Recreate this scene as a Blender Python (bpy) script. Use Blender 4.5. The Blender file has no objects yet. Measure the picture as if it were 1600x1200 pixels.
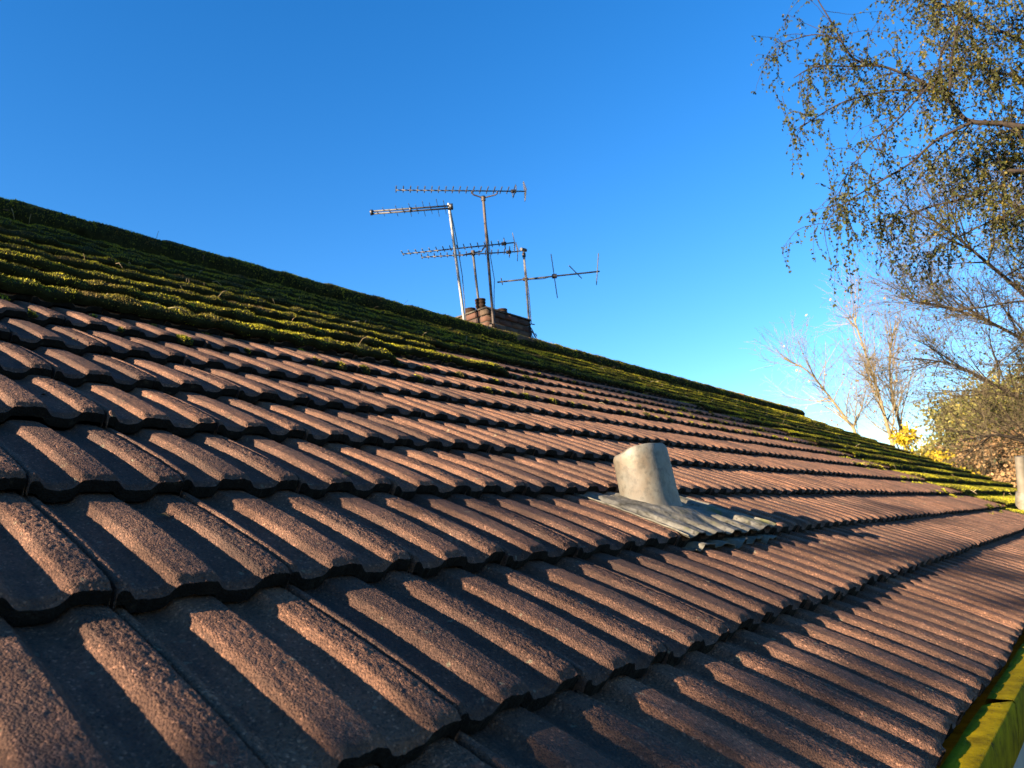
import bpy, math
import numpy as np
from mathutils import Matrix, Vector

rng = np.random.default_rng(7)
S = bpy.context.scene
COL = S.collection
PI = math.pi

# ------------------------------------------------------------------ camera, sky, sun, exposure
SLOPE = math.radians(28.0)
CA, SA = math.cos(SLOPE), math.sin(SLOPE)
CAM = np.array([-0.39730, -0.24679, 0.29592])
RW = np.array([[0.6357174, -0.7677345, -0.0802938],      # right
               [0.1158352, 0.1977190, -0.9733907],       # down
               [0.7631812, 0.6095006, 0.2146241]])       # forward
FPX = 1142.56
cam = bpy.data.cameras.new('camera')
camo = bpy.data.objects.new('camera', cam)
COL.objects.link(camo)
camo.matrix_world = Matrix(((RW[0][0], -RW[1][0], -RW[2][0], CAM[0]),
                            (RW[0][1], -RW[1][1], -RW[2][1], CAM[1]),
                            (RW[0][2], -RW[1][2], -RW[2][2], CAM[2]), (0, 0, 0, 1)))
cam.sensor_width = 36.0
cam.lens = 36.0 * FPX / 1600.0
cam.clip_start = 0.02
cam.clip_end = 3000
cam.dof.use_dof = True
cam.dof.focus_distance = 1.75
cam.dof.aperture_fstop = 11.0
S.camera = camo

SUN_ROOF_EL, SUN_ROOF_AZ = math.radians(7.8), math.radians(18.0)   # against the roof plane
_s = (-math.cos(SUN_ROOF_EL) * math.cos(SUN_ROOF_AZ), math.cos(SUN_ROOF_EL) * math.sin(SUN_ROOF_AZ), math.sin(SUN_ROOF_EL))
SUN = np.array([_s[0], _s[1] * CA - _s[2] * SA, _s[1] * SA + _s[2] * CA])
SUN_EL = math.asin(SUN[2])
world = bpy.data.worlds.new('World')
S.world = world
world.use_nodes = True
wn, wl = world.node_tree.nodes, world.node_tree.links
sky = wn.new('ShaderNodeTexSky')
sky.sky_type = 'NISHITA'
sky.sun_disc = False
sky.sun_elevation = SUN_EL
sky.sun_rotation = math.atan2(SUN[0], SUN[1])
sky.air_density = 1.0
sky.dust_density = 0.05
sky.ozone_density = 3.0
hs = wn.new('ShaderNodeHueSaturation')
hs.inputs['Saturation'].default_value = 1.31
hs.inputs['Hue'].default_value = 0.508
wl.new(sky.outputs[0], hs.inputs['Color'])
wl.new(hs.outputs[0], wn['Background'].inputs[0])
wn['Background'].inputs[1].default_value = 0.053
sl = bpy.data.lights.new('sun', 'SUN')
sl.energy = 5.0
sl.angle = math.radians(0.53)
sl.color = (1.0, 0.78, 0.55)
so = bpy.data.objects.new('sun', sl)
COL.objects.link(so)
so.rotation_euler = Vector(SUN).to_track_quat('Z', 'Y').to_euler()
S.view_settings.view_transform = 'Standard'
S.view_settings.look = 'None'
S.view_settings.gamma = 1
S.view_settings.exposure = 2.6
S.render.engine = 'CYCLES'

# ------------------------------------------------------------------ helpers
PITCH = 0.1025                  # roll to roll; a tile carries two rolls
TW = 0.205
G = 0.30996                     # course gauge
U0, U1 = -3.10, 14.30           # roof ends
NROW = 16
VR = 16.15 * G                  # ridge


def lift(v):
    return 0.0035 * np.maximum(0, np.asarray(v) / G - 8)


def rw(u, v, n):                # roof coordinates to world
    u, v, n = np.broadcast_arrays(np.asarray(u, float), np.asarray(v, float), np.asarray(n, float))
    return np.stack([u, v * CA - n * SA, v * SA + n * CA], -1)


def ray(px, py):
    return RW.T @ np.array([(px - 800) / FPX, (py - 600) / FPX, 1.0])


def onY(px, py, y):
    d = ray(px, py)
    return CAM + d * (y - CAM[1]) / d[1]


def onZ(px, py, z):
    d = ray(px, py)
    return CAM + d * (z - CAM[2]) / d[2]


def at(px, py, dep):            # point at a given depth along the view axis
    return CAM + ray(px, py) * dep


def project(P):
    c = (np.atleast_2d(P) - CAM) @ RW.T
    return 800 + FPX * c[:, 0] / c[:, 2], 600 + FPX * c[:, 1] / c[:, 2], c[:, 2]


def vnoise(x, y, seed=0):       # smooth value noise, 0..1
    x, y = np.broadcast_arrays(np.asarray(x, float), np.asarray(y, float))
    xi, yi = np.floor(x).astype(np.int64), np.floor(y).astype(np.int64)
    fx, fy = x - xi, y - yi
    fx, fy = fx * fx * (3 - 2 * fx), fy * fy * (3 - 2 * fy)

    def h(a, b):
        n = (a * 374761393 + b * 668265263 + seed * 1442695041) & 0xffffffff
        n = ((n ^ (n >> 13)) * 1274126177) & 0xffffffff
        return ((n ^ (n >> 16)) & 0xffff) / 65535.0
    return (h(xi, yi) * (1 - fx) + h(xi + 1, yi) * fx) * (1 - fy) + (h(xi, yi + 1) * (1 - fx) + h(xi + 1, yi + 1) * fx) * fy


def fnoise(x, y, seed=0, o=3):
    s, a, t = 0, 1.0, 0
    for k in range(o):
        s = s + a * vnoise(np.asarray(x) * 2 ** k, np.asarray(y) * 2 ** k, seed + k)
        t += a
        a *= 0.5
    return s / t


class MB:
    """collects pieces of mesh, built as one object"""
    def __init__(self):
        self.v, self.f, self.r, self.n = [], [], [], 0

    def add(self, v, f, r=None):
        v = np.asarray(v, float)
        f = np.asarray(f, np.int64)
        self.v.append(v)
        self.f.append(f + self.n)
        self.n += len(v)
        if r is None:
            r = np.full(len(f), rng.random())
        self.r.append(np.broadcast_to(np.asarray(r, float), (len(f),)))

    def box(self, a, b, r=None):
        x0, y0, z0 = a
        x1, y1, z1 = b
        v = [(x0, y0, z0), (x1, y0, z0), (x1, y1, z0), (x0, y1, z0), (x0, y0, z1), (x1, y0, z1), (x1, y1, z1), (x0, y1, z1)]
        self.add(v, [(0, 3, 2, 1), (4, 5, 6, 7), (0, 1, 5, 4), (1, 2, 6, 5), (2, 3, 7, 6), (3, 0, 4, 7)], r)

    def tube(self, pts, rad, sides=6, cap=True, r=None):
        pts = np.asarray(pts, float)
        k = len(pts)
        rad = np.broadcast_to(np.asarray(rad, float), (k,))
        tan = np.gradient(pts, axis=0)
        tan /= np.linalg.norm(tan, axis=1)[:, None] + 1e-12
        ref = np.array([0, 0, 1.0]) if abs(tan[0][2]) < 0.9 else np.array([1.0, 0, 0])
        a = np.cross(tan, ref)
        a /= np.linalg.norm(a, axis=1)[:, None] + 1e-12
        b = np.cross(tan, a)
        th = np.arange(sides) * 2 * PI / sides
        ring = pts[:, None] + rad[:, None, None] * (np.cos(th)[None, :, None] * a[:, None] + np.sin(th)[None, :, None] * b[:, None])
        i = np.arange(k - 1)[:, None] * sides
        s = np.arange(sides)[None]
        s2 = (s + 1) % sides
        f = np.stack([i + s, i + s2, i + sides + s2, i + sides + s], -1).reshape(-1, 4)
        v = ring.reshape(-1, 3)
        self.add(v, f, r)
        if cap and sides == 4:
            self.f[-1] = np.concatenate([self.f[-1], self.n - len(v) + np.array([[3, 2, 1, 0]]), self.n - 4 + np.array([[0, 1, 2, 3]])])
            self.r[-1] = np.concatenate([self.r[-1], self.r[-1][:2]])
        elif cap:
            c = len(v)
            v2 = np.concatenate([ring[0], pts[:1], ring[-1], pts[-1:]])
            q = np.arange(sides)
            q2 = (q + 1) % sides
            f2 = np.concatenate([np.stack([q2, q, np.full(sides, sides), np.full(sides, sides)], -1),
                                 np.stack([q, q2, np.full(sides, sides), np.full(sides, sides)], -1) + sides + 1])
            self.add(v2, f2, self.r[-1][0])

    def build(self, name, mat, parent=None, smooth=False, loc=None):
        return mesh_obj(name, self.mesh(name, mat, smooth), parent, loc)

    def mesh(self, name, mat, smooth=False):
        v = np.concatenate(self.v) if self.v else np.zeros((0, 3))
        w = max((x.shape[1] for x in self.f), default=3)
        fs = []
        for x in self.f:
            if x.shape[1] < w:
                x = np.concatenate([x, x[:, -1:]], 1)
            fs.append(x)
        f = np.concatenate(fs)
        tri = f[:, -1] == f[:, -2] if w == 4 else np.ones(len(f), bool)
        r = np.concatenate(self.r)
        return raw_mesh(name, v, f, tri, r, mat, smooth)


def raw_mesh(name, v, f, tri, r, mat, smooth):
    me = bpy.data.meshes.new(name)
    w = f.shape[1]
    cnt = np.where(tri, 3, w).astype(np.int32)
    keep = np.ones(f.shape, bool)
    if w == 4:
        keep[tri, 3] = False
    loops = f[keep].astype(np.int32)
    start = np.concatenate([[0], np.cumsum(cnt)[:-1]]).astype(np.int32)
    me.vertices.add(len(v))
    me.vertices.foreach_set('co', np.ascontiguousarray(v, np.float32).ravel())
    me.loops.add(len(loops))
    me.loops.foreach_set('vertex_index', loops)
    me.polygons.add(len(f))
    me.polygons.foreach_set('loop_start', start)
    me.polygons.foreach_set('loop_total', cnt)
    if smooth:
        me.polygons.foreach_set('use_smooth', np.ones(len(f), bool))
    at_ = me.attributes.new('rnd', 'FLOAT', 'FACE')
    at_.data.foreach_set('value', np.ascontiguousarray(r, np.float32))
    me.update(calc_edges=True)
    me.validate()
    if mat:
        me.materials.append(mat)
    return me


def mesh_obj(name, me, parent=None, loc=None):
    o = bpy.data.objects.new(name, me)
    COL.objects.link(o)
    if loc is not None:
        o.location = loc
    if parent is not None:
        o.parent = parent
        o.matrix_parent_inverse = Matrix.Translation(-parent.location)
    return o


def empty(name, loc=(0, 0, 0)):
    o = bpy.data.objects.new(name, None)
    COL.objects.link(o)
    o.location = loc
    o.empty_display_size = 0.1
    return o


def tag(o, label=None, cat=None, group=None, kind=None):
    for k, x in (('label', label), ('category', cat), ('group', group), ('kind', kind)):
        if x:
            o[k] = x
    return o


# ------------------------------------------------------------------ materials
class N:
    def __init__(self, name):
        self.m = bpy.data.materials.new(name)
        self.m.use_nodes = True
        self.t = self.m.node_tree
        self.b = self.t.nodes['Principled BSDF']

    def n(self, typ, **k):
        x = self.t.nodes.new('ShaderNode' + typ)
        for a, v in k.items():
            if a.startswith('i_'):
                x.inputs[a[2:].replace('_', ' ')].default_value = v
            else:
                setattr(x, a, v)
        return x

    def l(self, a, b):
        self.t.links.new(a, b)

    def set(self, **k):
        for a, v in k.items():
            self.b.inputs[a.replace('_', ' ')].default_value = v

    def coord(self, jitter=True):
        tc = self.n('TexCoord')
        if not jitter:
            return tc.outputs['Object']
        oi = self.n('ObjectInfo')
        ml = self.n('Math', operation='MULTIPLY')
        ml.inputs[1].default_value = 37.0
        self.l(oi.outputs['Random'], ml.inputs[0])
        ad = self.n('VectorMath', operation='ADD')
        self.l(tc.outputs['Object'], ad.inputs[0])
        self.l(ml.outputs[0], ad.inputs[1])
        return ad.outputs[0]

    def noise(self, co, scale, detail=3, rough=0.6):
        x = self.n('TexNoise')
        x.inputs['Scale'].default_value = scale
        x.inputs['Detail'].default_value = detail
        x.inputs['Roughness'].default_value = rough
        if co is not None:
            self.l(co, x.inputs['Vector'])
        return x.outputs[0]

    def ramp(self, fac, stops, interp='LINEAR'):
        x = self.n('ValToRGB')
        x.color_ramp.interpolation = interp
        e = x.color_ramp.elements
        while len(e) < len(stops):
            e.new(0.5)
        for q, (p, c) in zip(e, stops):
            q.position = p
            q.color = (*c, 1) if len(c) == 3 else c
        self.l(fac, x.inputs[0])
        return x.outputs[0]

    def mix(self, fac, a, b, mode='MIX'):
        x = self.n('MixRGB', blend_type=mode)
        for s, v in ((x.inputs[0], fac), (x.inputs[1], a), (x.inputs[2], b)):
            if isinstance(v, (int, float)):
                s.default_value = v
            elif isinstance(v, tuple):
                s.default_value = (*v, 1)
            else:
                self.l(v, s)
        return x.outputs[0]

    def bump(self, h, strength=0.5, dist=0.001, nrm=None):
        x = self.n('Bump')
        x.inputs['Strength'].default_value = strength
        x.inputs['Distance'].default_value = dist
        self.l(h, x.inputs['Height'])
        if nrm is not None:
            self.l(nrm, x.inputs['Normal'])
        return x.outputs[0]


def simple(name, col, rough=0.6, metal=0.0, var=0.25, scale=30, bump=0.0, bscale=200, bdist=0.001):
    k = N(name)
    co = k.coord()
    f = k.noise(co, scale, 4)
    a = tuple(max(0, c * (1 - var)) for c in col)
    b = tuple(min(1, c * (1 + var)) for c in col)
    k.l(k.ramp(f, [(0.3, a), (0.7, b)]), k.b.inputs['Base Color'])
    k.set(Roughness=rough, Metallic=metal)
    if rough >= 0.85:
        k.b.inputs['Specular IOR Level'].default_value = 0.08
    if bump:
        k.l(k.bump(k.noise(co, bscale, 3), bump, bdist), k.b.inputs['Normal'])
    return k.m


def mat_tile():
    k = N('concrete_tile')
    co = k.coord()
    oi = k.n('ObjectInfo')
    v = k.n('TexVoronoi')
    v.inputs['Scale'].default_value = 400
    k.l(co, v.inputs['Vector'])
    n1 = k.noise(co, 520, 3, 0.7)
    n2 = k.noise(co, 14, 4)
    n3 = k.noise(co, 2.2, 3)
    base = k.ramp(n2, [(0.25, (0.082, 0.048, 0.033)), (0.55, (0.128, 0.074, 0.051)), (0.8, (0.176, 0.103, 0.071))])
    gr = k.ramp(v.outputs['Color'], [(0.0, (0.30, 0.28, 0.28)), (0.35, (0.85, 0.83, 0.83)), (0.8, (1.15, 1.1, 1.05)), (0.9, (2.6, 2.4, 2.2))])
    c = k.mix(0.85, base, gr, 'MULTIPLY')
    # grey weathering and sooty blotches
    c = k.mix(k.ramp(n3, [(0.45, (0, 0, 0)), (0.75, (0.55, 0.55, 0.55))]), c, (0.060, 0.042, 0.034))
    tone = k.ramp(oi.outputs['Random'], [(0, (0.62, 0.62, 0.66)), (0.3, (0.9, 0.9, 0.9)), (0.7, (1.05, 1.02, 1)), (1, (1.3, 1.22, 1.12))])
    c = k.mix(1.0, c, tone, 'MULTIPLY')
    # pale lichen specks
    lv = k.noise(co, 55, 2)
    c = k.mix(k.ramp(lv, [(0.70, (0, 0, 0)), (0.73, (0.6, 0.6, 0.6))]), c, (0.19, 0.18, 0.12))
    # rain streaks running down the tile
    mp = k.n('Mapping')
    mp.inputs['Scale'].default_value = (45, 5, 45)
    k.l(co, mp.inputs['Vector'])
    c = k.mix(k.ramp(k.noise(mp.outputs[0], 1.0, 4), [(0.48, (0, 0, 0)), (0.68, (0.6, 0.6, 0.6))]), c, (0.040, 0.030, 0.026))
    # bare front edges and undersides, near-black and mottled
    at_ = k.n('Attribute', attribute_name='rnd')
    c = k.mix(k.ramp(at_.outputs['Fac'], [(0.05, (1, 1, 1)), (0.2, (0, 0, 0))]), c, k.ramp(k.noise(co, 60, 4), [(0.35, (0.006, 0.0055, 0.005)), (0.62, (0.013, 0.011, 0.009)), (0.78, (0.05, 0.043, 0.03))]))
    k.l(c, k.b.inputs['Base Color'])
    k.set(Roughness=0.82)
    k.b.inputs['Specular IOR Level'].default_value = 0.15
    h = k.n('Math', operation='ADD')
    vm = k.n('Math', operation='MULTIPLY')
    vm.inputs[1].default_value = -1.1
    k.l(v.outputs['Distance'], vm.inputs[0])
    k.l(vm.outputs[0], h.inputs[0])
    k.l(n1, h.inputs[1])
    b1 = k.bump(h.outputs[0], 1.0, 0.0024)
    b2 = k.bump(k.noise(co, 70, 3), 0.4, 0.003, b1)
    k.l(b2, k.b.inputs['Normal'])
    return k.m


def mat_attr(name, stops, rough=0.7, trans=0.0, patch=None):
    """colour picked per face from the 'rnd' attribute"""
    k = N(name)
    a = k.n('Attribute', attribute_name='rnd')
    c = k.ramp(a.outputs['Fac'], stops)
    if patch:
        co = k.coord(False)
        c = k.mix(k.ramp(k.noise(co, patch[0], 3), [(patch[1], (0, 0, 0)), (patch[2], (1, 1, 1))]), c, k.ramp(a.outputs['Fac'], patch[3]))
    k.l(c, k.b.inputs['Base Color'])
    k.set(Roughness=rough)
    k.b.inputs['Specular IOR Level'].default_value = 0.25
    if trans:
        tr = k.n('BsdfTranslucent')
        k.l(c, tr.inputs['Color'])
        mx = k.n('MixShader')
        mx.inputs[0].default_value = trans
        k.l(k.b.outputs[0], mx.inputs[1])
        k.l(tr.outputs[0], mx.inputs[2])
        k.l(mx.outputs[0], k.t.nodes['Material Output'].inputs[0])
    return k.m


M = {}
M['tile'] = mat_tile()
M['moss'] = mat_attr('moss', [(0.0, (0.018, 0.020, 0.004)), (0.3, (0.055, 0.058, 0.006)), (0.6, (0.165, 0.158, 0.009)), (1.0, (0.43, 0.39, 0.018))], 0.9, 0.15,
                     (3.4, 0.54, 0.68, [(0.0, (0.022, 0.015, 0.006)), (0.5, (0.085, 0.058, 0.016)), (1.0, (0.22, 0.16, 0.045))]))
M['moss_bed'] = simple('moss_bed', (0.016, 0.016, 0.005), 0.95, 0, 0.5, 25, 0.8, 160, 0.006)
M['straw'] = mat_attr('straw', [(0, (0.16, 0.11, 0.05)), (1, (0.42, 0.34, 0.2))], 0.8)
M['dry_leaf'] = mat_attr('dry_leaf', [(0, (0.05, 0.03, 0.012)), (1, (0.14, 0.09, 0.03))], 0.9)
M['ground'] = simple('grass_ground', (0.020, 0.022, 0.010), 0.95, 0, 0.5, 0.8, 0.5, 20, 0.02)
M['render'] = simple('wall_render', (0.33, 0.3, 0.252), 0.9, 0, 0.12, 3, 0.3, 120, 0.002)
M['felt'] = simple('black_felt', (0.012, 0.012, 0.012), 0.9)
M['timber'] = simple('timber', (0.15, 0.132, 0.102), 0.8, 0, 0.2, 12)
M['pot'] = simple('chimney_pot', (0.03168, 0.0198, 0.01386), 0.85, 0, 0.35, 12, 0.4, 120)
M['mortar'] = simple('mortar', (0.0594, 0.05346, 0.04356), 0.95, 0, 0.25, 25, 0.5, 120)
M['rust'] = simple('rusty_steel', (0.055, 0.042, 0.034), 0.7, 0.3, 0.4, 30)
M['alu'] = simple('weathered_aluminium', (0.055, 0.055, 0.053), 0.6, 0.3, 0.25, 40)
M['bright'] = simple('galvanised_tube', (0.17, 0.17, 0.16), 0.5, 0.2, 0.25, 25)
M['dark'] = simple('dark_plastic', (0.015, 0.015, 0.0168), 0.5)
M['bark'] = simple('bark', (0.024, 0.019, 0.015), 0.9, 0, 0.4, 12, 0.6, 40, 0.01)
M['pale_bark'] = simple('pale_bark', (0.19, 0.155, 0.085), 0.85, 0, 0.3, 6)
M['twig'] = simple('twig_bark', (0.030, 0.023, 0.018), 0.9, 0, 0.3, 12)
M['mid_twig'] = simple('mid_twig_bark', (0.085, 0.068, 0.042), 0.9, 0, 0.3, 12)
M['pale_twig'] = simple('pale_twig_bark', (0.165, 0.13, 0.08), 0.9, 0, 0.3, 8)
M['birch_leaf'] = mat_attr('birch_leaf', [(0, (0.015, 0.021, 0.005)), (0.5, (0.036, 0.044, 0.009)), (0.85, (0.066, 0.062, 0.012)), (1, (0.13, 0.10, 0.012))], 0.6, 0.35)
M['yellow_leaf'] = mat_attr('yellow_leaf', [(0, (0.20, 0.14, 0.012)), (0.6, (0.36, 0.26, 0.012)), (1, (0.48, 0.36, 0.02))], 0.6, 0.3)
M['olive_leaf'] = mat_attr('olive_leaf', [(0, (0.06, 0.066, 0.018)), (0.6, (0.15, 0.145, 0.035)), (1, (0.27, 0.22, 0.05))], 0.7, 0.2)
M['golden_leaf'] = mat_attr('golden_leaf', [(0, (0.10, 0.10, 0.02)), (0.6, (0.24, 0.21, 0.035)), (1, (0.40, 0.32, 0.05))], 0.7, 0.25)
M['russet_leaf'] = mat_attr('russet_leaf', [(0, (0.10, 0.06, 0.03)), (0.6, (0.24, 0.145, 0.065)), (1, (0.36, 0.24, 0.11))], 0.7, 0.2)


def mat_lead():
    k = N('weathered_lead')
    co = k.coord(False)
    a = k.ramp(k.noise(co, 16, 6, 0.65), [(0.30, (0.050, 0.047, 0.036)), (0.45, (0.092, 0.089, 0.072)), (0.6, (0.122, 0.119, 0.097)), (0.8, (0.155, 0.15, 0.127))])
    a = k.mix(k.ramp(k.noise(co, 9, 5), [(0.48, (0, 0, 0)), (0.66, (0.7, 0.7, 0.7))]), a, (0.1069, 0.07524, 0.04356))
    a = k.mix(k.ramp(k.noise(co, 70, 3), [(0.35, (0.6, 0.6, 0.6)), (0.5, (0, 0, 0))]), a, (0.04752, 0.04356, 0.03168))
    k.l(a, k.b.inputs['Base Color'])
    k.set(Roughness=0.62)
    k.l(k.bump(k.noise(co, 38, 4), 0.35, 0.004, k.bump(k.noise(co, 300, 2), 0.25, 0.001)), k.b.inputs['Normal'])
    return k.m


def mat_flash():
    k = N('lead_flashing')
    co = k.coord(False)
    a = k.ramp(k.noise(co, 26, 6, 0.7), [(0.3, (0.055, 0.053, 0.042)), (0.5, (0.105, 0.101, 0.083)), (0.62, (0.145, 0.14, 0.118)), (0.8, (0.185, 0.18, 0.155))])
    a = k.mix(k.ramp(k.noise(co, 10, 5), [(0.56, (0, 0, 0)), (0.68, (0.8, 0.8, 0.8))]), a, (0.085, 0.088, 0.02))
    a = k.mix(k.ramp(k.noise(co, 55, 4), [(0.33, (0.8, 0.8, 0.8)), (0.45, (0, 0, 0))]), a, (0.03, 0.028, 0.018))
    k.l(a, k.b.inputs['Base Color'])
    k.set(Roughness=0.85)
    k.b.inputs['Specular IOR Level'].default_value = 0.15
    k.l(k.bump(k.noise(co, 45, 5), 0.7, 0.006), k.b.inputs['Normal'])
    return k.m


def mat_gutter():
    k = N('algae_covered_gutter')
    co = k.coord(False)
    a = k.ramp(k.noise(co, 22, 6, 0.7), [(0.3, (0.085, 0.060, 0.001)), (0.5, (0.21, 0.150, 0.0015)), (0.75, (0.32, 0.23, 0.002))])
    a = k.mix(k.ramp(k.noise(co, 60, 4), [(0.62, (0, 0, 0)), (0.70, (0.85, 0.85, 0.85))]), a, (0.03, 0.026, 0.01))
    k.l(a, k.b.inputs['Base Color'])
    k.set(Roughness=0.9)
    k.b.inputs['Specular IOR Level'].default_value = 0.04
    k.l(k.bump(k.noise(co, 120, 3), 0.4, 0.002), k.b.inputs['Normal'])
    return k.m


def mat_brick():
    k = N('old_brick')
    co = k.coord()
    oi = k.n('ObjectInfo')
    c = k.ramp(oi.outputs['Random'], [(0, (0.02857, 0.01518, 0.01071)), (0.4, (0.05357, 0.02143, 0.0125)), (0.75, (0.06429, 0.02857, 0.01518)), (1, (0.06071, 0.04464, 0.02678))])
    c = k.mix(k.ramp(k.noise(co, 18, 4), [(0.45, (0, 0, 0)), (0.7, (0.1428, 0.1428, 0.1428))]), c, (0.01607, 0.01339, 0.008928))
    k.l(c, k.b.inputs['Base Color'])
    k.set(Roughness=0.9)
    k.l(k.bump(k.noise(co, 90, 3), 0.5, 0.003), k.b.inputs['Normal'])
    return k.m


M['lead'], M['flash'], M['gutter'], M['brick'] = mat_lead(), mat_flash(), mat_gutter(), mat_brick()

# ------------------------------------------------------------------ ground
GZ = -2.75
mb = MB()
gr = [0, 3, 8, 20, 60, 200, 900]
for i in range(len(gr) - 1):
    n = 32
    th = np.arange(n) * 2 * PI / n
    c, s = np.cos(th), np.sin(th)
    a = np.stack([5 + gr[i] * c, gr[i] * s, np.full(n, GZ)], -1)
    b = np.stack([5 + gr[i + 1] * c, gr[i + 1] * s, np.full(n, GZ)], -1)
    q = np.arange(n)
    mb.add(np.concatenate([a, b]), np.stack([q, q + n, (q + 1) % n + n, (q + 1) % n], -1))
tag(mb.build('ground', M['ground']), 'grassy garden ground around the bungalow, hidden below the roof', None, None, 'structure')

# ------------------------------------------------------------------ the roof: tiles
bung = tag(empty('bungalow', (5.0, 4.4, GZ)), 'bungalow with brown profiled concrete roof tiles and mossy upper courses', 'house')

# tile profile across (x measured from the left top corner of the plain roll), height below roll top
HP = -0.0135
PROF = np.array([(-0.0610, -0.0065), (-0.0595, -0.0030), (-0.0555, -0.0020), (-0.0500, -0.0032), (-0.0450, -0.0095), (-0.0420, HP + .0006), (-0.0390, HP), (-0.0280, HP - .0008), (-0.0180, HP - .0004), (-0.0135, HP + .0002),
                 (-0.0105, HP + .0010), (-0.0072, -0.0100), (-0.0022, -0.0034), (-0.0002, -0.0012), (0.0018, -0.0003), (0.0120, 0.0002), (0.0230, 0.0006), (0.0340, 0.0003), (0.0440, -0.0001), (0.0462, -0.0010),
                 (0.0488, -0.0040), (0.0540, -0.0098), (0.0570, -0.0124), (0.0600, HP), (0.0720, HP - .0008), (0.0850, HP - .0004), (0.0890, HP + .0003),
                 (0.0925, -0.0118), (0.0960, -0.0086), (0.1006, -0.0034), (0.1026, -0.0012), (0.1046, -0.0003), (0.1150, 0.0003), (0.1240, 0.0005), (0.1320, 0.0002), (0.1370, -0.0005), (0.1388, -0.0020), (0.1392, -0.0080)])
TD = 0.0285       # drop of the bed from nose to the next nose
TLEN = 0.365
TTH = 0.0245       # thickness


def tile_mesh(seed, hi=True, fine=False):
    if fine:        # sanded face as real relief
        arc = np.concatenate([[0], np.cumsum(np.hypot(*np.diff(PROF, axis=0).T))])
        ta = np.linspace(0, arc[-1], 118)
        FP = np.stack([np.interp(ta, arc, PROF[:, 0]), np.interp(ta, arc, PROF[:, 1])], -1)
    P = FP if fine else PROF if hi else PROF[[0, 3, 6, 9, 13, 16, 19, 23, 26, 30, 33, 36, 37]]
    ys = np.concatenate([[0.0, 0.0025, 0.007, 0.016], np.linspace(0.03, TLEN, 22)]) if hi else np.array([0.0, 0.006, 0.06, 0.17, 0.27, TLEN])
    if fine:
        ys = np.concatenate([[0.0, 0.0015, 0.003, 0.005], np.linspace(0.0075, 0.335, 140)])
    x, h = P[:, 0], P[:, 1]
    k, m = len(x), len(ys)
    X = np.broadcast_to(x, (m, k)).copy()
    Y = np.broadcast_to(ys[:, None], (m, k)).copy()
    s = Y / G
    Z = np.broadcast_to(h, (m, k)) - TD * s + 0.0035 * 4 * s * (1 - s)
    # worn, rounded nose edge
    edge = np.clip(1 - Y / 0.012, 0, 1) ** 2
    Z = Z - edge * (0.0042 + 0.004 * fnoise(X * 60 + seed * 9, Y * 60, seed))
    if hi:
        Z = Z + 0.0012 * (fnoise(X * 90 + seed * 5, Y * 90, seed + 3) - 0.5) + 0.0016 * (fnoise(X * 12, Y * 12 + seed * 7, seed + 11) - 0.5)
        X = X + 0.0012 * (fnoise(Y * 50 + seed, X * 0 + seed * 3, seed + 5) - 0.5)
        Y[0] += 0.006 * (fnoise(X[0] * 70 + seed * 13, X[0] * 0, seed + 8) - 0.5) - 0.002
    if fine:
        top_ = 0.22 + 0.78 * np.clip((np.broadcast_to(h, Z.shape) + 0.0035) / 0.003, 0, 1)
        g = rng.random(X.shape) * 0.5 + 0.5 * vnoise(X * 330 + seed, Y * 330, seed + 40)
        Z = Z + (0.0014 + 0.0012 * (X > 0.09)) * top_ * (np.clip(g, 0.2, 0.95) - 0.6)
        Y = Y + np.where(Y > 0.004, 0.0008 * (rng.random(X.shape) - .5), 0)
    top = np.stack([X, Y, Z], -1).reshape(-1, 3)
    i = np.arange(m - 1)[:, None] * k + np.arange(k - 1)[None]
    f = np.stack([i, i + 1, i + k + 1, i + k], -1).reshape(-1, 4)
    mb = MB()
    mb.add(top, f, 0.5)
    # nose face and underside
    bot = top.reshape(m, k, 3)[[0, m - 1]].copy()
    nl = top.reshape(m, k, 3)[0].copy()
    nb = nl.copy()
    nb[:, 2] = h - TTH + 0.002 * (fnoise(nl[:, 0] * 80, nl[:, 0] * 0 + seed, seed + 2) - 0.5)
    nb[:, 1] += 0.004
    nm = (nl + nb) / 2
    nm[:, 1] += 0.003 * (fnoise(nl[:, 0] * 120, nl[:, 0] * 0 + seed * 3, seed + 6) - 0.6)
    ub = bot[1].copy()
    ub[:, 2] -= TTH * 0.7
    st = np.concatenate([nl, nm, nb, ub])
    q = np.arange(k - 1)
    ff = []
    for r_ in range(3):
        ff.append(np.stack([q + 1 + r_ * k, q + r_ * k, q + (r_ + 1) * k, q + 1 + (r_ + 1) * k], -1))
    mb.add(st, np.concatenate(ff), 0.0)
    # side edges
    for c in (0, k - 1):
        a = top.reshape(m, k, 3)[:, c]
        b = a.copy()
        b[:, 2] -= TTH * 0.8
        q = np.arange(m - 1)
        w = np.stack([q, q + m, q + m + 1, q + 1], -1)
        mb.add(np.concatenate([a, b]), w if c else w[:, ::-1], 0.5)
    return mb


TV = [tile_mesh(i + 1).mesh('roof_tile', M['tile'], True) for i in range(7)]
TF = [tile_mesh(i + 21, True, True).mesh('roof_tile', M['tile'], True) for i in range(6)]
for me in TV + TF:       # keep the nose and the groove crisp
    me.set_sharp_from_angle(angle=math.radians(50))
LO = tile_mesh(3, False)
LOV, LOF, LOR = np.concatenate(LO.v), np.concatenate(LO.f), np.concatenate(LO.r)


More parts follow.
